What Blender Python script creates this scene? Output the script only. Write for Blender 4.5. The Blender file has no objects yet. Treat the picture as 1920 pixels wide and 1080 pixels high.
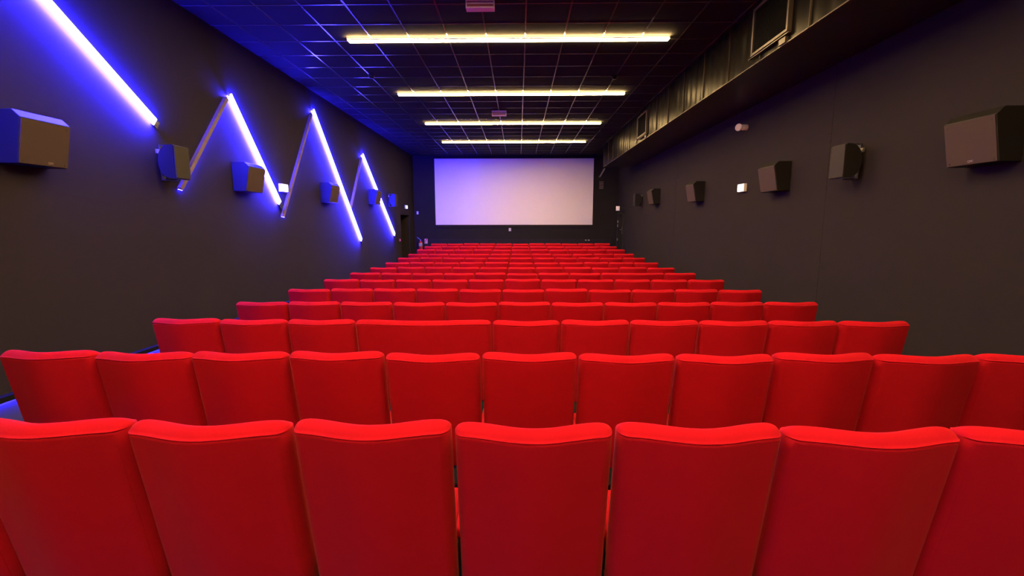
import bpy, bmesh, math, random
from mathutils import Vector, Matrix

S = bpy.context.scene
C = S.collection
R = math.radians
rng = random.Random(4)

# ------------------------------------------------------------------ camera, world, exposure
XL, XR, YB, YF, H = -4.5, 4.24, -6.4, 19.79, 2.889      # left wall, right wall, rear wall, screen wall, ceiling (camera at the origin)
cam = bpy.data.objects.new('camera', bpy.data.cameras.new('camera'))
C.objects.link(cam)
cam.data.sensor_width = 36
cam.data.lens = 852.2 / 1920 * 36
cam.data.clip_start = 0.05
cam.data.clip_end = 100
cam.rotation_euler = (R(90 - 7.9206), R(0.03), R(0.8097))
S.camera = cam
world = bpy.data.worlds.new('world')
S.world = world
world.use_nodes = True
world.node_tree.nodes['Background'].inputs[0].default_value = (0.004, 0.0035, 0.004, 1)
world.node_tree.nodes['Background'].inputs[1].default_value = 1.0
S.view_settings.view_transform = 'Standard'
S.view_settings.look = 'None'
S.view_settings.gamma = 1
S.view_settings.use_curve_mapping = False
S.view_settings.exposure = 0.0
LAMP = (1.0, 0.64, 0.25)
LAMP_POWER = 137
LED = (0.022, 0.016, 1.0)
LED_POWER = 3000


# ------------------------------------------------------------------ materials
def mat(name, col, rough=0.6, metal=0.0, spec=0.5, sheen=0.0, sheen_tint=(1, 1, 1), noise=0.0, nscale=8.0, bump=0.0, bscale=200.0, emit=None, power=0.0):
    m = bpy.data.materials.new(name)
    m.use_nodes = True
    nt = m.node_tree
    b = nt.nodes['Principled BSDF']
    b.inputs['Base Color'].default_value = (*col, 1)
    b.inputs['Roughness'].default_value = rough
    b.inputs['Metallic'].default_value = metal
    b.inputs['Specular IOR Level'].default_value = spec
    if sheen:
        b.inputs['Sheen Weight'].default_value = sheen
        b.inputs['Sheen Roughness'].default_value = 0.4
        b.inputs['Sheen Tint'].default_value = (*sheen_tint, 1)
    if noise or bump:
        tc = nt.nodes.new('ShaderNodeTexCoord')
    if noise:
        n = nt.nodes.new('ShaderNodeTexNoise')
        n.inputs['Scale'].default_value = nscale
        n.inputs['Detail'].default_value = 4
        nt.links.new(tc.outputs['Object'], n.inputs['Vector'])
        mx = nt.nodes.new('ShaderNodeMix')
        mx.data_type = 'RGBA'
        mx.inputs[6].default_value = (*[c * (1 - noise) for c in col], 1)
        mx.inputs[7].default_value = (*[min(1, c * (1 + noise)) for c in col], 1)
        nt.links.new(n.outputs['Fac'], mx.inputs[0])
        nt.links.new(mx.outputs[2], b.inputs['Base Color'])
    if bump:
        n2 = nt.nodes.new('ShaderNodeTexNoise')
        n2.inputs['Scale'].default_value = bscale
        n2.inputs['Detail'].default_value = 2
        nt.links.new(tc.outputs['Object'], n2.inputs['Vector'])
        bp = nt.nodes.new('ShaderNodeBump')
        bp.inputs['Strength'].default_value = bump
        bp.inputs['Distance'].default_value = 0.002
        nt.links.new(n2.outputs['Fac'], bp.inputs['Height'])
        nt.links.new(bp.outputs['Normal'], b.inputs['Normal'])
    if emit:
        b.inputs['Emission Color'].default_value = (*emit, 1)
        b.inputs['Emission Strength'].default_value = power
    return m


M = dict(
    wall=mat('wall_fabric', (0.0255, 0.0213, 0.0275), 0.95, spec=0.1, noise=0.08, nscale=1.5),
    front=mat('screen_wall_black', (0.022, 0.02, 0.02), 0.95, spec=0.1, noise=0.1, nscale=2),
    floor=mat('carpet', (0.02, 0.02, 0.022), 0.95, spec=0.1, noise=0.3, nscale=60),
    plinth=mat('plinth_grey', (0.045, 0.045, 0.055), 0.6, spec=0.3, noise=0.1),
    ceil=mat('ceiling_tile', (0.0105, 0.010, 0.009), 0.9, spec=0.15, noise=0.1, nscale=20),
    tbar=mat('ceiling_tee_black', (0.06, 0.055, 0.053), 0.22, spec=0.5),
    fabric=mat('red_fabric', (0.38, 0.0068, 0.018), 0.9, spec=0.0, sheen=0.08, sheen_tint=(1, 0.5, 0.4), noise=0.05, nscale=14, bump=0.15, bscale=500),
    seam=mat('seam_thread', (0.12, 0.002, 0.004), 0.9, spec=0.1),
    black=mat('black_plastic', (0.016, 0.016, 0.017), 0.5),
    blackmetal=mat('black_metal', (0.02, 0.02, 0.02), 0.4),
    cab=mat('speaker_cabinet', (0.012, 0.011, 0.013), 0.5, spec=0.3, noise=0.1, nscale=30),
    grille=mat('speaker_grille', (0.051, 0.033, 0.034), 0.7, spec=0.3, noise=0.06, nscale=90),
    darkgrille=mat('dark_speaker_grille', (0.024, 0.021, 0.024), 0.7, spec=0.3, noise=0.06, nscale=90),
    badge=mat('badge_silver', (0.5, 0.48, 0.5), 0.35, metal=0.6),
    steel=mat('steel', (0.55, 0.55, 0.56), 0.35, metal=0.9),
    profile=mat('profile_wood_grey', (0.17, 0.125, 0.115), 0.6, spec=0.3, noise=0.12, nscale=12),
    screen=mat('projection_screen', (0.78, 0.74, 0.80), 0.85, spec=0.1),
    duct=mat('black_sheet_metal', (0.006, 0.005, 0.004), 0.3, metal=0.0, spec=0.06),
    grillemetal=mat('vent_frame_metal', (0.07, 0.055, 0.045), 0.4, metal=0.2),
    white=mat('white_plastic', (0.75, 0.73, 0.72), 0.5),
    vent=mat('white_vent', (0.72, 0.66, 0.66), 0.5),
    ventback=mat('vent_backing_red_bounce', (0.30, 0.07, 0.10), 0.6),  # red light bounced off the seats is put into this colour
    red=mat('red_enamel', (0.6, 0.02, 0.02), 0.35),
    signred=mat('sign_red', (0.6, 0.03, 0.05), 0.5),
    rubber=mat('black_rubber', (0.015, 0.015, 0.015), 0.6),
    fins=mat('vent_fin_black', (0.006, 0.006, 0.006), 0.8, spec=0.1),
    lamp=mat('lamp_diffuser', (0.8, 0.8, 0.8), 0.5, emit=LAMP, power=LAMP_POWER),
    halo_glow=mat('added_lamp_halo', (0.8, 0.8, 0.8), 0.5, emit=LAMP, power=420),  # added glow, gives the ceiling a bloom-like halo around each lamp
    led=mat('led_diffuser', (0.5, 0.5, 0.6), 0.5, emit=LED, power=LED_POWER),
    ledup=mat('led_upper_edge', (0.5, 0.5, 0.6), 0.5, emit=(0.012, 0.010, 1), power=LED_POWER * 0.52),
    ledface=mat('led_opal_front', (0.5, 0.5, 0.6), 0.5, emit=(0.22, 0.19, 1), power=26),
    ledsoft=mat('led_strip_edge', (0.5, 0.5, 0.6), 0.5, emit=LED, power=LED_POWER * 0.85),
    ledfloor=mat('led_strip_plinth', (0.5, 0.5, 0.6), 0.5, emit=LED, power=700),
    exit=mat('exit_lit', (0.8, 0.85, 0.82), 0.5, emit=(0.82, 1.0, 0.95), power=1.7),
)


# ------------------------------------------------------------------ mesh helpers
def obj(name, bm, m, parent=None, smooth=False):
    me = bpy.data.meshes.new(name)
    bmesh.ops.recalc_face_normals(bm, faces=bm.faces)
    bm.to_mesh(me)
    bm.free()
    me.materials.append(M[m] if isinstance(m, str) else m)
    if smooth:
        for p in me.polygons:
            p.use_smooth = True
        me.set_sharp_from_angle(angle=R(40))
    o = bpy.data.objects.new(name, me)
    C.objects.link(o)
    if parent:
        o.parent = parent
    return o


def tag(o, label, cat, group=None):
    o['label'] = label
    o['category'] = cat
    if group:
        o['group'] = group
    return o


def struct(name, bm, m, label=None, cat=None):
    o = obj(name, bm, m)
    o['kind'] = 'structure'
    if label:
        tag(o, label, cat)
    return o


def thing(name, label, cat, loc=(0, 0, 0), rotz=0, group=None):
    o = bpy.data.objects.new(name, None)
    o.empty_display_size = 0.1
    C.objects.link(o)
    o.location = loc
    o.rotation_euler = (0, 0, rotz)
    return tag(o, label, cat, group)


def bx(bm, x0, x1, y0, y1, z0, z1, bevel=0.0, seg=2):
    r = bmesh.ops.create_cube(bm, size=1)
    vs = r['verts']
    for v in vs:
        v.co = Vector((x0 + (v.co.x + .5) * (x1 - x0), y0 + (v.co.y + .5) * (y1 - y0), z0 + (v.co.z + .5) * (z1 - z0)))
    if bevel:
        es = {e for v in vs for e in v.link_edges}
        bmesh.ops.bevel(bm, geom=list(es), offset=bevel, segments=seg, affect='EDGES', profile=0.5)
    return bm


def B(*a, **k):
    return bx(bmesh.new(), *a, **k)


def prism(bm, prof, a0, a1, axis='Y'):
    """extrude a closed profile: axis Y -> profile in (x,z); axis X -> profile in (y,z)"""
    def P(p, a):
        return (p[0], a, p[1]) if axis == 'Y' else (a, p[0], p[1])
    v0 = [bm.verts.new(P(p, a0)) for p in prof]
    v1 = [bm.verts.new(P(p, a1)) for p in prof]
    n = len(prof)
    bm.faces.new(v0)
    bm.faces.new(v1[::-1])
    for i in range(n):
        bm.faces.new((v0[i], v0[(i + 1) % n], v1[(i + 1) % n], v1[i]))
    return bm


def lathe(bm, prof, mtx=None, n=20):
    """profile of (radius, z) turned about z"""
    mtx = mtx or Matrix()
    rings = []
    for r, z in prof:
        if r < 1e-6:
            rings.append([bm.verts.new(mtx @ Vector((0, 0, z)))])
        else:
            rings.append([bm.verts.new(mtx @ Vector((r * math.cos(2 * math.pi * i / n), r * math.sin(2 * math.pi * i / n), z))) for i in range(n)])
    for a, b in zip(rings, rings[1:]):
        for i in range(n):
            j = (i + 1) % n
            if len(a) == 1 and len(b) > 1:
                bm.faces.new((a[0], b[i], b[j]))
            elif len(b) == 1 and len(a) > 1:
                bm.faces.new((a[i], a[j], b[0]))
            elif len(a) > 1:
                bm.faces.new((a[i], a[j], b[j], b[i]))
    return bm


def tube(bm, pts, r, n=8):
    rings = []
    pts = [Vector(p) for p in pts]
    for i, p in enumerate(pts):
        d = (pts[min(i + 1, len(pts) - 1)] - pts[max(i - 1, 0)]).normalized()
        a = d.cross(Vector((0.31, 0.2, 0.93))).normalized()
        b = d.cross(a)
        rings.append([bm.verts.new(p + r * (math.cos(2 * math.pi * k / n) * a + math.sin(2 * math.pi * k / n) * b)) for k in range(n)])
    for A, Bq in zip(rings, rings[1:]):
        for k in range(n):
            bm.faces.new((A[k], A[(k + 1) % n], Bq[(k + 1) % n], Bq[k]))
    bm.faces.new(rings[0])
    bm.faces.new(rings[-1])
    return bm


def bar_on_wall(bm, p, q, a0, a1, b0, b1, x0, x1):
    """bar along p->q in the (y,z) plane of the wall: across it a0..a1 at the wall side x0 and b0..b1 at the room side x1"""
    p, q = Vector(p), Vector(q)
    d = (q - p).normalized()
    n = Vector((-d.y, d.x))
    if n.y > 0:
        n = -n                                    # n points to the underside of the bar
    vs = []
    for x, w0, w1 in ((x0, a0, a1), (x1, b0, b1)):
        for a, w in ((p, w0), (p, w1), (q, w1), (q, w0)):
            c = a + n * w
            vs.append(bm.verts.new((x, c.x, c.y)))
    for f in ((0, 1, 2, 3), (7, 6, 5, 4), (0, 4, 5, 1), (1, 5, 6, 2), (2, 6, 7, 3), (3, 7, 4, 0)):
        bm.faces.new([vs[i] for i in f])
    return bm


# ------------------------------------------------------------------ seat rows: place and floor profile
# depth of each row and height of its top edge below the camera
ROWS = [(1.447, -.688), (2.490, -.745), (3.568, -.783), (4.660, -.826), (5.743, -.843), (6.803, -.846), (7.898, -.865),
        (8.972, -.865), (10.027, -.853), (11.095, -.827), (12.146, -.801), (13.212, -.744), (14.297, -.703), (15.382, -.660)]
SEAT_H, PITCH, SX0 = 1.07, 0.55, -2.962
TOP_UP = 0.032
FL = [(y + 0.2, z + TOP_UP - SEAT_H) for y, z in ROWS]
FL = [(YB, FL[0][1] + .10)] + FL + [(16.5, FL[-1][1] + .01), (YF, FL[-1][1] + .01)]


def zfloor(y):
    for (a, za), (b, zb) in zip(FL, FL[1:]):
        if y <= b:
            return za + (zb - za) * (y - a) / (b - a)
    return FL[-1][1]


# ------------------------------------------------------------------ the room
bm = bmesh.new()
prev = None
for y, z in FL:
    cur = [bm.verts.new((x, y, zz)) for x, zz in ((XL - .1, z), (XR + .1, z), (XR + .1, z - .15), (XL - .1, z - .15))]
    if prev:
        for i in range(4):
            bm.faces.new((prev[i], prev[(i + 1) % 4], cur[(i + 1) % 4], cur[i]))
    else:
        bm.faces.new(cur)
    prev = cur
bm.faces.new(prev)
struct('floor', bm, 'floor')
ZL = -2.2
D1 = (17.5, 18.87, 0.385)                         # exit recess in the left wall
bm = bmesh.new()
bx(bm, XL - .15, XL, YB - .15, D1[0], ZL, H + .1)
bx(bm, XL - .15, XL, D1[0], D1[1], D1[2], H + .1)
bx(bm, XL - .15, XL, D1[1], YF + .1, ZL, H + .1)
bx(bm, XL - .55, XL - .5, D1[0] - .1, D1[1] + .1, ZL, D1[2] + .1)
bx(bm, XL - .55, XL - .15, D1[0] - .15, D1[0], ZL, D1[2] + .1)
bx(bm, XL - .55, XL - .15, D1[1], D1[1] + .15, ZL, D1[2] + .1)
bx(bm, XL - .55, XL - .15, D1[0], D1[1], D1[2], D1[2] + .1)
struct('wall_left', bm, 'wall')
bm = bmesh.new()
bx(bm, XR + .012, XR + .15, YB - .15, YF + .1, ZL, H + .1)
for a, b in ((YB, .35), (.356, 6.447), (6.453, 12.55), (12.556, YF)):
    bx(bm, XR, XR + .013, a, b, ZL, H + .1)
struct('wall_right', bm, 'wall')
struct('wall_rear', B(XL - .15, XR + .15, YB - .15, YB, ZL, H + .1), 'wall')
struct('wall_front', B(XL - .15, XR + .15, YF, YF + .15, ZL, H + .1), 'front')
struct('ceiling', B(XL - .15, XR + .15, YB - .15, YF + .15, H, H + .12), 'ceil')
bm = bmesh.new()
for k in range(-7, 7):
    x = 0.099 + 0.6 * k
    bx(bm, x - .011, x + .011, YB, YF, H - .005, H + .001)
for j in range(-21, 23):
    y = 6.445 + 0.6 * j
    bx(bm, XL, XR, y - .011, y + .011, H - .0045, H + .001)
struct('trim_1', bm, 'tbar')                      # exposed tee grid of the tiled ceiling
struct('baseboard_left', B(XL, XL + .025, YB, D1[0] - .1, ZL, -1.535), 'plinth')
struct('baseboard_right', B(XR - .02, XR, YB, 18.5, ZL, -1.66), 'front')
struct('trim_2', B(-4.10, 4.0, YF - .06, YF, ZL, -0.62), 'wall')      # skirting board under the black screen masking

# door in the left recess and door in the right wall
d = struct('door_1', B(XL - .5, XL - .46, D1[0] + .04, D1[1] - .04, zfloor(18) + .005, D1[2] - .03, bevel=.004), 'front')
bm = bmesh.new()
tube(bm, [(XL - .455, 18.7, -.62), (XL - .40, 18.7, -.62), (XL - .40, 18.58, -.62)], .011)
obj('door_handle', bm, 'steel', d)
d = struct('door_2', B(XR - .035, XR + .001, 18.55, 19.5, zfloor(19) + .005, 0.42, bevel=.004), 'front')
bm = bmesh.new()
bx(bm, XR - .06, XR, 18.47, 18.55, zfloor(19), 0.5)
bx(bm, XR - .06, XR, 19.5, 19.58, zfloor(19), 0.5)
bx(bm, XR - .06, XR, 18.55, 19.5, 0.42, 0.5)
obj('door_frame', bm, 'blackmetal', d)
for z in (.13, -.04, -.62):
    obj('hinge', B(XR - .062, XR - .035, 19.42, 19.48, z - .05, z + .05, bevel=.004), 'steel', d)
bm = bmesh.new()
bx(bm, XR - .045, XR - .034, 18.62, 18.68, -.38, -.08, bevel=.003)
tube(bm, [(XR - .04, 18.65, -.20), (XR - .10, 18.65, -.20), (XR - .10, 18.78, -.20)], .011)
obj('door_handle', bm, 'steel', d)

# blue light line along the foot of the left wall
t = thing('led_strip', 'blue light line running along the foot of the left wall', 'light strip', (XL + .002, 0, -1.53))
obj('profile', B(.0, .075, YB + .1, D1[0] - .2, .012, .06), 'fins', t)
obj('diffuser', B(.026, .038, YB + .1, D1[0] - .2, .002, .012), 'ledfloor', t)

# ------------------------------------------------------------------ cinema screen
t = thing('projection_screen', 'wide blank white cinema screen on the far wall', 'screen', (-.195, YF, 0))
obj('screen_surface', B(-3.37, 3.365, -.055, -.045, .0, 2.765), 'screen', t)
bm = bmesh.new()
bx(bm, -3.50, 3.50, -.044, 0, -.12, 2.85)
obj('frame', bm, 'front', t)

# ------------------------------------------------------------------ ceiling lamps
LY = [(7.56, 'nearest of the four warm light bars seen across the ceiling'), (10.55, 'second nearest of the four warm light bars across the ceiling'),
      (13.50, 'third warm light bar across the ceiling, second from the screen'), (16.44, 'warm light bar across the ceiling closest to the screen'),
      (4.56, 'warm light bar over the third row, just above the picture'), (1.56, 'warm light bar over the nearest seat row, above the picture'),
      (-1.44, 'warm light bar just behind the photographer, outside the picture'), (-4.44, 'warm light bar at the very back of the room, outside the picture')]
for i, (y, lab) in enumerate(LY):
    t = thing('linear_ceiling_light', lab, 'ceiling light', (-.17, y, H), 0, 'warm linear lights across the ceiling')
    if i == 0:
        bm = bmesh.new()
        bx(bm, -2.51, 2.51, -.055, .055, -.030, .0)          # spine fixed to the ceiling
        bx(bm, -2.51, 2.51, -.080, .080, -.034, -.030)       # wider tray below it, with added glow strips on top that imitate lens bloom
        bx(bm, -2.51, 2.51, -.068, -.062, -.040, -.034)
        bx(bm, -2.51, 2.51, .062, .068, -.040, -.034)
        bx(bm, -2.51, -2.50, -.062, .062, -.040, -.034)
        bx(bm, 2.50, 2.51, -.062, .062, -.040, -.034)
        h = obj('housing', bm, 'blackmetal', t)
        g = obj('diffuser', B(-2.499, 2.499, -.0615, .0615, -.0385, -.0342), 'lamp', t)
        bm = bmesh.new()
        for sg in (-1, 1):
            y0, y1 = sorted((sg * .057, sg * .079))
            vs = [bm.verts.new((xx, yy, -.0294)) for xx, yy in ((-2.5, y0), (2.5, y0), (2.5, y1), (-2.5, y1))]
            bm.faces.new(vs)
        u = obj('added_halo_strip', bm, 'halo_glow', t)
    else:
        for s in (h, g, u):
            c = s.copy()
            C.objects.link(c)
            c.parent = t

# ------------------------------------------------------------------ cinema seats


def back_rings(w, t=.105, rc=.036, sag=.050, dome=.032, z0=.36, rear_only=False):
    """padded back rest: curved in plan, domed top edge, rear seam under the dome"""
    hw = w / 2
    nx = 22
    us = [math.sin(math.pi / 2 * (-1 + 2 * i / nx)) for i in range(nx + 1)]
    zs = SEAT_H - dome
    sg = sag * (1 if w < .8 else .9)

    def yc(x):
        return -sg * (.5 + .5 * math.cos(math.pi * min(1, abs(x) / hw)))

    def hh(x):
        e = max(0, (abs(x) - (hw - rc)) / rc)
        return t / 2 * math.sqrt(max(0, 1 - e * e))

    def lean(z):
        return (SEAT_H - z) * math.tan(R(10))
    levels = []
    for z in (z0, z0 + .02, z0 + .12, z0 + .28, z0 + .45, zs - .10, zs - .04, zs - .006):
        levels.append((z, 0 if z > z0 else .012, 1 if z > z0 else .8, 0, 0))
    levels.append((zs - .001, 0, 1, .006, 0))        # groove at the seam
    levels.append((zs + .004, 0, 1.0, .0, 0))
    for k in range(1, 10):
        s = math.sin(math.pi / 2 * k / 9)
        levels.append((zs + dome * s, .05 * (1 - math.sqrt(max(0, 1 - s ** 2.2))), (1 - .72 * s) * math.sqrt(max(0, 1 - s ** 5)), 0, s))
    return hw, us, yc, hh, lean, levels, zs


def back_mesh(w, **k):
    hw, us, yc, hh, lean, levels, zs = back_rings(w, **k)
    bm = bmesh.new()
    rings = []
    for z, inset, hs, groove, s in levels:
        sc = (hw - inset) / hw
        rear = [bm.verts.new((u * hw * sc, yc(u * hw) - max(0, hh(u * hw) * hs - groove) + lean(z), z)) for u in us]
        front = [bm.verts.new((u * hw * sc, yc(u * hw) + hh(u * hw) * hs + lean(z), z)) for u in us]
        rings.append((rear, front))
    n = len(us)
    for (r0, f0), (r1, f1) in zip(rings, rings[1:]):
        for i in range(n - 1):
            bm.faces.new((r0[i], r0[i + 1], r1[i + 1], r1[i]))
            bm.faces.new((f0[i + 1], f0[i], f1[i], f1[i + 1]))
    r0, f0 = rings[0]
    for i in range(n - 1):
        bm.faces.new((r0[i + 1], r0[i], f0[i], f0[i + 1]))
    bmesh.ops.remove_doubles(bm, verts=bm.verts, dist=.0006)
    bmesh.ops.dissolve_degenerate(bm, edges=bm.edges, dist=.0002)
    return bm


def panel_mesh(w, **k):
    """upholstered rear panel, a thin shell over the rear of the back rest below the seam"""
    hw, us, yc, hh, lean, levels, zs = back_rings(w, **k)
    bm = bmesh.new()
    lim = (hw - .020) / hw
    us2 = [u * lim for u in us]
    z0 = .37
    zz = [z0 + (zs - .008 - z0) * i / 12 for i in range(13)]
    grid = []
    for z in zz:
        f = (z - z0) / (zs - .008 - z0)
        row = []
        for u in us2:
            e = max(0, (abs(u) / lim - .9) / .1)
            edge = (1 - e ** 2) * min(1, 14 * f + .1) * min(1, 22 * (1 - f) + .35)
            off = .0035 * edge + .004 * math.sin(math.pi * f) * (1 - (u / lim) ** 2)
            row.append((u * hw, yc(u * hw) - hh(u * hw) - off + lean(z), z))
        grid.append(row)
    vo = [[bm.verts.new(p) for p in row] for row in grid]
    vi = [[bm.verts.new((p[0], p[1] + .012, p[2])) for p in row] for row in grid]
    n = len(us2)
    for a in range(len(zz) - 1):
        for i in range(n - 1):
            bm.faces.new((vo[a][i], vo[a][i + 1], vo[a + 1][i + 1], vo[a + 1][i]))
            bm.faces.new((vi[a][i + 1], vi[a][i], vi[a + 1][i], vi[a + 1][i + 1]))
        for i in (0, n - 1):
            bm.faces.new((vo[a][i], vo[a + 1][i], vi[a + 1][i], vi[a][i]))
    for a in (0, len(zz) - 1):
        for i in range(n - 1):
            bm.faces.new((vo[a][i], vo[a][i + 1], vi[a][i + 1], vi[a][i]))
    return bm


def make_seat(name, w, right_end):
    """origin on the floor under the top corners of the back; faces +y"""
    t = bpy.data.objects.new(name, None)
    t.empty_display_size = 0.1
    C.objects.link(t)
    hp = w / 2 + .007
    back = obj('backrest', back_mesh(w), 'fabric', t, smooth=True)
    obj('rear_panel', panel_mesh(w), 'fabric', t, smooth=True)
    sw = w / 2 - .03
    bm = bmesh.new()
    bx(bm, -sw, sw, .16, .60, .36, .47, bevel=.035, seg=4)
    obj('seat_cushion', bm, 'fabric', t, smooth=True)
    obj('seat_pan', B(-sw + .02, sw - .02, .14, .58, .335, .362, bevel=.006), 'black', t)
    for s in ((-1, 1) if right_end else (-1,)):
        x = s * hp
        obj('armrest', B(x - .026, x + .026, .165, .54, .515, .565, bevel=.018, seg=3), 'fabric', t, smooth=True)
        bm = bmesh.new()
        prism(bm, [(.20, .0), (.46, .0), (.50, .516), (.18, .516)], x - .014, x + .014, 'X')
        obj('side_frame', bm, 'black', t)
    obj('seat_beam', B(-hp, hp - .017, .30, .36, .28, .336), 'black', t)
    return t


W1 = .537
protos = {
    'single': make_seat('cinema_seat', W1, False),
    'single_end': make_seat('cinema_seat', W1, True),
    'double': make_seat('double_cinema_seat', W1 + PITCH, False),
}
used = {k: False for k in protos}


def place_seat(kind, x, y, z, sx, label):
    src = protos[kind]
    if not used[kind]:
        used[kind] = True
        o = src
    else:
        o = src.copy()
        C.objects.link(o)
        for ch in src.children:
            c = ch.copy()
            c.parent = o
            C.objects.link(c)
    o.location = (x, y, z)
    o.scale = (sx, 1, 1)
    if kind == 'double':
        tag(o, label, 'double seat', 'wide double cinema seats')
    else:
        tag(o, label, 'seat', 'red single cinema seats')
    return o


ORD = ['leftmost', 'second from left', 'third from left', 'fourth from left', 'fifth from left', 'middle', 'fifth from right', 'fourth from right', 'third from right', 'second from right', 'rightmost']
ROWNAME = ['nearest row', 'second row from the camera', 'third row from the camera', 'fourth row from the camera', 'fifth row from the camera',
           'sixth row from the camera', 'seventh row from the camera', 'seventh row from the screen', 'sixth row from the screen', 'fifth row from the screen',
           'fourth row from the screen', 'third row from the screen', 'second row from the screen', 'row closest to the screen']
DOUBLE = {2: 3, 6: 8, 10: 2}
R1B = [-3.01, -2.44, -1.87, -1.312, -.762, -.22, .322, .876, 1.449, 2.02]
R1Z = {1: .004, 2: .008, 3: .004, 4: .006, 5: -.002, 6: .002, 7: -.006, 8: -.004}
R2B = [-2.961, -2.414, -1.856, -1.304, -.759, -.210, .335, .883, 1.430, 1.984, 2.557, 3.105]
EIGHT = ['leftmost', 'second from left', 'third from left', 'fourth from left', 'fourth from right', 'third from right', 'second from right', 'rightmost']
for r, (y, zt) in enumerate(ROWS):
    i = 0
    while i < 11:
        if r == 0 and not 1 <= i <= 8:
            i += 1
            continue
        b = [SX0 + PITCH * k for k in range(12)]
        if r == 0:
            b = R1B + [2.58, 3.1]
        if r == 1:
            b = R2B
        dbl = DOUBLE.get(r) == i
        n = 2 if dbl else 1
        x0, x1 = b[i], b[i + n]
        dy, dz = rng.uniform(-.006, .006), rng.uniform(-.006, .006)
        if r == 0:
            dz = R1Z[i]
        z = zt + TOP_UP - SEAT_H + dz * 0
        kind = 'double' if dbl else ('single_end' if i == 10 or (r == 0 and i == 8) else 'single')
        rn = ROWNAME[r]
        if dbl:
            lab = 'extra wide red double cinema seat in the ' + rn
        elif r == 0:
            lab = 'red upholstered cinema seat, %s of the eight in the nearest row' % EIGHT[i - 1]
        else:
            k = i if not (r in DOUBLE and i > DOUBLE[r]) else i - 1
            if r in DOUBLE:
                names = ['leftmost', 'second from left', 'third from left', 'fourth from left', 'fifth from left', 'fifth from right', 'fourth from right', 'third from right', 'second from right', 'rightmost']
            else:
                names = ORD
            lab = 'red upholstered cinema seat, %s in the %s' % (names[k], rn)
        o = place_seat(kind, (x0 + x1) / 2, y + dy, z + dz, (x1 - x0) / (PITCH * n), lab)
        i += n

# ------------------------------------------------------------------ blue light bars on the left wall
LB = 'blue LED bars zigzagging on the left wall'


def bar(name, p, q, label, lit, ext=.12):
    t = thing(name, label, 'light bar', (XL, p[0], p[1]), 0, LB)
    P, Q = (0, 0), (q[0] - p[0], q[1] - p[1])
    L = math.hypot(*Q)
    d = (Q[0] / L, Q[1] / L)
    if lit:                                       # light strips along both edges of the bar
        E = (Q[0] + d[0] * ext, Q[1] + d[1] * ext)
        obj('profile', bar_on_wall(bmesh.new(), P, E, -.004, .006, -.056, .040, .001, .046), 'blackmetal', t)
        obj('light_strip', bar_on_wall(bmesh.new(), P, Q, .006, .0075, .038, .0395, .003, .0445), 'led', t)
        obj('light_strip', bar_on_wall(bmesh.new(), P, Q, -.0055, -.004, -.0575, -.056, .003, .0445), 'ledup', t)
        obj('diffuser', bar_on_wall(bmesh.new(), P, Q, -.062, .044, -.058, .040, .046, .051), 'ledface', t)
    else:                                         # light hidden on the far underside
        obj('profile', bar_on_wall(bmesh.new(), P, Q, -.022, .000, -.022, .034, .001, .052), 'profile', t)
        obj('light_strip', bar_on_wall(bmesh.new(), P, Q, .000, .0015, .028, .0295, .003, .046), 'ledsoft', t)


bar('led_bar', (3.50, 2.85), (5.73, 1.24), 'thick glowing blue bar slanting down from the top left corner', True, .06)
bar('led_bar', (3.40, 2.72), (2.05, .30), 'slat on the left wall behind the photographer, outside the picture', False)
bar('led_bar', (7.29, 1.98), (8.56, .40), 'glowing blue bar descending to the nearer left exit light', True)
bar('led_bar', (10.23, 2.46), (12.91, -.43), 'longest and tallest glowing blue bar, third along the left wall', True)
bar('led_bar', (13.33, 1.98), (16.43, -.35), 'glowing blue bar closest to the screen on the left wall', True)
bar('led_bar', (7.215, 1.92), (6.06, .47), 'dull pinkish slat rising from behind the small left speaker', False)
bar('led_bar', (10.165, 2.38), (8.66, .16), 'dull pinkish slat leaning beside the nearer left exit light', False)
bar('led_bar', (13.255, 1.89), (12.22, .45), 'dull thin slat farthest along the left wall', False)

# ------------------------------------------------------------------ loudspeakers
SG = 'wedge loudspeakers along the side walls'


def badge(parent, loc, rot, size):
    cu = bpy.data.curves.new('badge', 'FONT')
    cu.body = 'QSC'
    cu.size = size
    cu.extrude = .001
    cu.align_x = 'CENTER'
    cu.materials.append(M['badge'])
    o = bpy.data.objects.new('badge', cu)
    C.objects.link(o)
    me = bpy.data.meshes.new_from_object(o.evaluated_get(bpy.context.evaluated_depsgraph_get()))
    bpy.data.objects.remove(o)
    o = bpy.data.objects.new('badge', me)
    C.objects.link(o)
    o.parent = parent
    o.matrix_local = Matrix.Translation(loc) @ rot
    return o


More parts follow.
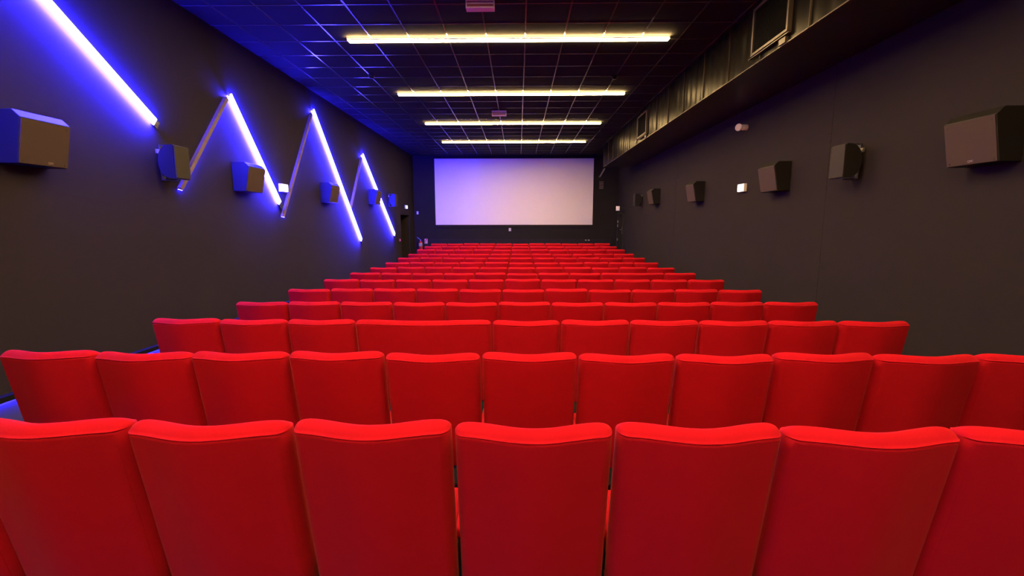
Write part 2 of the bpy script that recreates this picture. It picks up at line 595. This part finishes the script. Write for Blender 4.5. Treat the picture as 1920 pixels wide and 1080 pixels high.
def wedge_speaker(side, y0, label, dz=0.0, w=.48, logo=False):
    s = 1 if side == 'left' else -1
    X = XL if side == 'left' else XR
    t = thing('wedge_speaker', label, 'loudspeaker', (X, y0, .53 + dz), 0, SG)
    prof = [(.0, .0), (.0, .45), (.20, .45), (.266, .385), (.19, .0)]
    bm = bmesh.new()
    prism(bm, [(s * a, b) for a, b in prof], 0, w)
    bmesh.ops.bevel(bm, geom=list(bm.edges), offset=.004, segments=1, affect='EDGES')
    obj('cabinet', bm, 'cab', t)
    # front grille lying on the sloping front
    a, b = Vector((.19, .0)), Vector((.266, .385))
    u = (b - a).normalized()
    n = Vector((u.y, -u.x))
    p0, p1 = a + u * .006, b - u * .006
    g = bmesh.new()
    prism(g, [(s * p.x, p.y) for p in (p0 + n * .001, p1 + n * .001, p1 + n * .008, p0 + n * .008)], .006, w - .006)
    gr = obj('grille', g, 'grille', t)
    for py in (.035, w - .035):
        for q in (.06, .92):
            c = p0 + (p1 - p0) * q + n * .008
            bm = bmesh.new()
            lathe(bm, [(.0, .004), (.007, .003), (.008, -.002), (0, -.002)], Matrix.Translation((s * c.x, py, c.y)) @ Matrix.Rotation(s * R(90), 4, 'Y'), 8)
            obj('screw', bm, 'rubber', gr)
    if logo:
        c = p0 + (p1 - p0) * .045 + n * .0095
        xd = Vector((0, s, 0))
        yd = Vector((s * u.x, 0, u.y))
        zd = xd.cross(yd)
        rot = Matrix((xd, yd, zd)).transposed().to_4x4()
        badge(gr, Vector((s * c.x, w * .62 if s > 0 else w * .5, c.y)), rot, .026)
    return t


wedge_speaker('left', 3.96, 'large wedge loudspeaker nearest on the left wall, cut by the left edge', logo=True, w=.44)
wedge_speaker('left', 7.26, 'wedge loudspeaker under the second glowing blue bar')
wedge_speaker('left', 10.46, 'wedge loudspeaker just left of the tallest glowing blue bar', dz=-.02)
wedge_speaker('left', 13.80, 'wedge loudspeaker crossed by the farthest glowing blue bar', dz=.08)
wedge_speaker('right', 4.00, 'large brown-fronted wedge loudspeaker cut by the right edge', logo=True, w=.47)
wedge_speaker('right', 7.31, 'wedge loudspeaker right of the square exit light on the right wall', w=.49)
wedge_speaker('right', 10.61, 'wedge loudspeaker left of the square exit light on the right wall', w=.49)
wedge_speaker('right', 13.90, 'smallest wedge loudspeaker on the right wall, second from the screen', dz=.09, w=.49)


def round_speaker(side, y0, label, dz=0.0):
    s = 1 if side == 'left' else -1
    X = XL if side == 'left' else XR
    t = thing('bracket_speaker', label, 'loudspeaker', (X, y0, .57 + dz), 0, 'small bracketed loudspeakers on the side walls')
    w, h, f = .26, .41, .255
    prof = [(f, 0.0), (f, h)]
    for k in range(0, 13):
        a = math.pi / 2 - math.pi * k / 12
        prof.append((f - .03 - .17 * math.cos(a) ** .8 if math.cos(a) > 0 else f - .03, h / 2 + h / 2 * math.sin(a)))
    bm = bmesh.new()
    prism(bm, [(s * a, b) for a, b in prof], 0, w)
    bmesh.ops.remove_doubles(bm, verts=bm.verts, dist=.0005)
    obj('cabinet', bm, 'cab', t, smooth=True)
    bm = bmesh.new()
    x0, x1 = sorted((s * (f + .001), s * (f + .016)))
    bx(bm, x0, x1, .004, w - .004, .006, h - .006, bevel=.006)
    obj('grille', bm, 'darkgrille', t)
    bm = bmesh.new()
    x0, x1 = sorted((0, s * .012))
    bx(bm, x0, x1, w / 2 - .03, w / 2 + .03, -.014, h + .014)
    x0, x1 = sorted((0, s * .19))
    bx(bm, x0, x1, w / 2 - .02, w / 2 + .02, h + .002, h + .012)
    bx(bm, x0, x1, w / 2 - .02, w / 2 + .02, -.012, -.002)
    obj('bracket', bm, 'blackmetal', t)
    bm = bmesh.new()
    x0, x1 = sorted((s * .012, s * .04))
    bx(bm, x0, x1, .03, .07, h - .10, h - .05, bevel=.004)
    obj('cable_clip', bm, 'steel', t)
    return t


round_speaker('left', 5.70, 'small rounded loudspeaker on a bracket at the foot of the first dull slat', dz=.0)
round_speaker('left', 15.85, 'small dark bracketed loudspeaker past the farthest blue bar', dz=.07)
round_speaker('right', 5.76, 'small dark loudspeaker on a bracket beside the right wall seam', dz=0)
round_speaker('right', 15.80, 'small dark bracketed loudspeaker closest to the screen on the right wall', dz=.07)

# ------------------------------------------------------------------ air duct
DX, DZ, DEND = 3.15, 2.115, 17.35
duct = thing('air_duct', 'black sheet metal air duct along the top of the right wall', 'duct', (DX, 0, DZ))
obj('duct_body', B(.022, XR - DX, YB, DEND, .0, H - DZ), 'blackmetal', duct)
SEAMS = [YB, -5.2, -4.1, -3.0, -2.0, -1.0, 0, .9, 1.8, 2.75, 3.6, 4.45, 5.32, 6.34, 7.25, 8.20, 9.14, 10.05, 10.87, 11.75, 12.6, 13.4, 14.15, 14.92, 15.7, 16.5, DEND]
for a, b in zip(SEAMS, SEAMS[1:]):
    bm = bmesh.new()
    ny, nz = 28, 8
    ph = [rng.uniform(0, 6.28) for _ in range(4)]
    am = [rng.uniform(.5, 1.0) for _ in range(3)]
    kk = rng.choice((2.5, 3, 3.5, 4))
    g = []
    for iz in range(nz + 1):
        row = []
        fz = iz / nz
        for iy in range(ny + 1):
            fy = iy / ny
            e = min(1, 10 * fy, 10 * (1 - fy))
            x = .008 + e * (.0045 * am[0] * math.sin(2 * math.pi * kk * fy + ph[0]) + .0012 * am[1] * math.sin(2 * math.pi * 6 * fy + ph[1]) + .003 * math.sin(2 * fz + ph[2]))
            row.append(bm.verts.new((x, a + .006 + (b - a - .012) * fy, .004 + (H - DZ - .008) * fz)))
        g.append(row)
    for iz in range(nz):
        for iy in range(ny):
            bm.faces.new((g[iz][iy], g[iz][iy + 1], g[iz + 1][iy + 1], g[iz + 1][iy]))
    # close the back
    back = [bm.verts.new((.021, g[k][j].co.y, g[k][j].co.z)) for k, j in ((0, 0), (0, ny), (nz, ny), (nz, 0))]
    bm.faces.new(back)
    bm.faces.new(g[0] + [back[1], back[0]])
    bm.faces.new(g[nz][::-1] + [back[3], back[2]])
    bm.faces.new([g[k][0] for k in range(nz + 1)] + [back[3], back[0]])
    bm.faces.new([g[k][ny] for k in range(nz + 1)][::-1] + [back[1], back[2]])
    p = obj('duct_panel', bm, 'duct', duct, smooth=True)
    bm = bmesh.new()
    bx(bm, -.012, .02, b - .012, b - .004, .0, H - DZ)
    bx(bm, -.010, .02, a + .004, b - .014, -.004, .008)
    obj('flange', bm, 'grillemetal', p)


def vent(y0, y1, z0, z1):
    bm = bmesh.new()
    f = .035
    for q in ((y0, y1, z0, z0 + f), (y0, y1, z1 - f, z1), (y0, y0 + f, z0 + f, z1 - f), (y1 - f, y1, z0 + f, z1 - f)):
        bx(bm, -.05, .006, *q, bevel=.003, seg=1)
    v = obj('vent_frame', bm, 'grillemetal', duct)
    bm = bmesh.new()
    n = 26
    for k in range(n):
        y = y0 + f + (y1 - y0 - 2 * f) * (k + .5) / n
        bx(bm, -.035, -.004, y - .004, y + .004, z0 + f, z1 - f)
    bx(bm, -.003, .003, y0 + f, y1 - f, z0 + f, z1 - f)
    obj('louvres', bm, 'fins', v)
    bm = bmesh.new()
    bx(bm, -.03, .03, y0 + .06, y0 + .20, z0 - .10, z0 - .03, bevel=.004)
    bx(bm, -.045, -.01, y0 - .02, y1 + .06, z0 - .022, z0 - .012)
    obj('damper_lever', bm, 'grillemetal', v)


vent(5.66, 6.50, .105, .70)
vent(11.56, 12.40, .105, .65)

# slanted bar and slatted box standing in for blue reflections, far right corner
t = thing('reflection_bar', 'slanted metal bar standing in for a blue reflection under the duct end', 'metal bar', (3.54, YF - .03, 2.2))
bm = bmesh.new()
v = [(-.13, -.19), (-.07, -.19), (.13, .15), (.06, .15)]
prism(bm, v, -.03, .0)
obj('bar', bm, 'badge', t)
obj('wall_plate', B(-.16, -.06, .0, .03, -.22, -.15), 'blackmetal', t)
t = thing('reflection_slats', 'small dark slatted box standing in for a reflection right of the screen', 'vent', (3.52, YF, 1.66))
obj('frame', B(-.10, .10, -.03, 0, -.17, .17, bevel=.004), 'cab', t)
for k in range(5):
    obj('slat', B(-.085, .085, -.05, -.03, -.14 + k * .065, -.11 + k * .065), 'profile', t)

# ------------------------------------------------------------------ ceiling fittings
for i, (y, lab) in enumerate(((6.345, 'pale pink louvred vent in the ceiling at the top edge of the picture'), (12.17, 'small pale vent in the ceiling before the third light bar'))):
    t = thing('ceiling_vent', lab, 'vent', (-.50, y, H - .006), 0, 'small pale vents in the ceiling')
    bm = bmesh.new()
    a, h = .185, .115
    for q in ((-a, a, -h, -h + .016), (-a, a, -.028, .004), (-a, -a + .014, -h + .016, -.028), (a - .014, a, -h + .016, -.028)):
        bx(bm, q[0], q[1], -.06, .06, q[2], q[3], bevel=.002, seg=1)
    obj('frame', bm, 'vent', t)
    obj('backing', B(-a + .012, a - .012, -.03, .03, -h + .014, -.026), 'ventback', t)
    obj('slat', B(-a + .014, a - .014, -.055, -.03, -.062, -.05), 'vent', t)


def detector(x, y, label, m):
    t = thing('smoke_detector', label, 'smoke detector', (x, y, H - .004))
    bm = bmesh.new()
    lathe(bm, [(0, 0), (.062, 0), (.062, -.018), (.052, -.024), (0, -.024)], n=24)
    obj('base', bm, m, t, smooth=True)
    bm = bmesh.new()
    lathe(bm, [(.045, -.024), (.045, -.045), (.034, -.058), (.012, -.062), (0, -.062)], n=24)
    obj('sensor_head', bm, m, t, smooth=True)


detector(-2.87, 9.30, 'round black smoke detector on the blue-lit left side of the ceiling', 'black')
detector(1.88, 9.42, 'round glossy smoke detector near the right end of the second light bar', 'duct')

# ------------------------------------------------------------------ exit lights and wall fittings


def exit_light(side, y, z, label, w=.25, h=.15):
    s = 1 if side == 'left' else -1
    X = XL if side == 'left' else XR
    t = thing('exit_light', label, 'exit light', (X, y, z), 0, 'small lit exit lights on the walls')
    x0, x1 = sorted((0, s * .055))
    obj('housing', B(x0, x1, -w / 2, w / 2, -h / 2, h / 2, bevel=.006), 'white', t)
    x0, x1 = sorted((s * .056, s * .062))
    obj('lit_panel', B(x0, x1, -w / 2 + .01, w / 2 - .01, -h / 2 + .012, h / 2 - .008), 'exit', t)


exit_light('left', 8.76, .695, 'small lit exit light on the left wall between two blue bars')
exit_light('right', 8.80, .685, 'small lit exit light on the right wall between two speakers')
exit_light('left', 18.30, .70, 'tiny lit exit light above the dark door recess on the left', .22, .14)
t = thing('exit_light', 'tiny dim white box sticking out above the far right door', 'exit light', (XR, 18.4, .64), 0, 'small lit exit lights on the walls')
obj('housing', B(-.36, -.22, -.03, .03, -.09, .09, bevel=.005), 'white', t)
obj('bracket', B(-.22, 0, -.012, .012, .04, .07), 'blackmetal', t)
obj('lit_panel', B(-.355, -.25, -.036, -.0305, -.08, .08), mat('exit_dim', (.8, .7, .7), .5, emit=(1, .85, .85), power=.25), t)

t = thing('wall_sounder', 'white cylindrical sounder high on the right wall', 'alarm sounder', (XR, 8.83, 1.79))
RX = Matrix.Rotation(R(-90), 4, 'Y')
bm = bmesh.new()
lathe(bm, [(0, 0), (.055, 0), (.055, .085), (.045, .095), (0, .095)], RX, 24)
obj('base', bm, 'white', t, smooth=True)
bm = bmesh.new()
lathe(bm, [(0, .095), (.034, .095), (.034, .125), (0, .125)], RX, 24)
obj('neck', bm, 'vent', t, smooth=True)
bm = bmesh.new()
RD = Matrix.Translation((-.155, 0, 0)) @ Matrix.Rotation(R(35), 4, 'Z') @ Matrix.Rotation(R(-90), 4, 'Y')
lathe(bm, [(0, -.02), (.05, -.02), (.066, -.004), (.066, .008), (.05, .014), (.046, .008), (0, .008)], RD, 28)
obj('disc', bm, 'white', t, smooth=True)

t = thing('fire_extinguisher', 'red fire extinguisher in the far left corner beside the sign', 'fire extinguisher', (-4.235, YF - .10, -1.14))
bm = bmesh.new()
lathe(bm, [(0, 0), (.07, 0), (.078, .012), (.078, .36), (.06, .41), (.03, .43), (.03, .45), (0, .45)], n=24)
obj('cylinder', bm, 'red', t, smooth=True)
bm = bmesh.new()
lathe(bm, [(.0795, .22), (.0795, .35)], n=24)
bmesh.ops.solidify(bm, geom=list(bm.faces), thickness=.001)
obj('paper_label', bm, 'vent', t, smooth=True)
bm = bmesh.new()
bx(bm, -.02, .02, -.02, .02, .45, .49, bevel=.005)
prism(bm, [(-.14, .60), (-.13, .61), (.02, .50), (.01, .48)], -.012, .012)
obj('handle', bm, 'steel', t)
bm = bmesh.new()
tube(bm, [(.02, 0, .47), (.08, 0, .46), (.105, 0, .40), (.10, 0, .25), (.09, 0, .14)], .011)
obj('hose', bm, 'rubber', t, smooth=True)
obj('wall_bracket', B(-.04, .04, .07, .1, .1, .35), 'blackmetal', t)

t = thing('extinguisher_sign', 'small red and white sign on the far wall above the last seat row', 'sign', (-4.0, YF - .06, -.70))
obj('plate', B(-.065, .065, -.012, 0, -.10, .10), 'vent', t)
bm = bmesh.new()
bx(bm, -.055, -.012, -.014, -.012, -.09, .055)
bx(bm, -.005, .055, -.014, -.012, .03, .09)
bx(bm, .03, .055, -.014, -.012, -.09, .02)
obj('printing', bm, 'signred', t)

t = thing('light_switch', 'tiny pale switch high on the far wall left of the screen', 'switch', (-4.35, YF, .51))
obj('plate', B(-.035, .035, -.012, 0, -.06, .06, bevel=.003), 'white', t)
obj('rocker', B(-.02, .02, -.018, -.012, -.035, .035, bevel=.002), 'vent', t)
t = thing('wall_socket', 'tiny violet-lit four-module socket below the screen centre', 'socket', (-.37, YF, -.205))
obj('plate', B(-.05, .05, -.012, 0, -.065, .065, bevel=.003), 'white', t)
for sx in (-.023, .023):
    for sz in (-.03, .03):
        obj('module', B(sx - .018, sx + .018, -.016, -.012, sz - .022, sz + .022), 'vent', t)
for i, (x, lab) in enumerate(((2.905, 'left one of two tiny silver sockets low on the far wall'), (3.03, 'right one of two tiny silver sockets low on the far wall'))):
    t = thing('wall_socket', lab, 'socket', (x, YF - .06, -.66), 0, 'tiny silver sockets')
    obj('plate', B(-.04, .04, -.01, 0, -.02, .02, bevel=.003), 'steel', t)
    obj('insert', B(-.015, .015, -.014, -.01, -.01, .01), 'white', t)
t = thing('call_point', 'tiny red fire alarm call point left of the dark door recess', 'alarm button', (XL, 17.2, -.57))
obj('housing', B(0, .04, -.05, .05, -.05, .05, bevel=.005), 'red', t)
obj('push_plate', B(.04, .044, -.03, .03, -.03, .03), 'white', t)
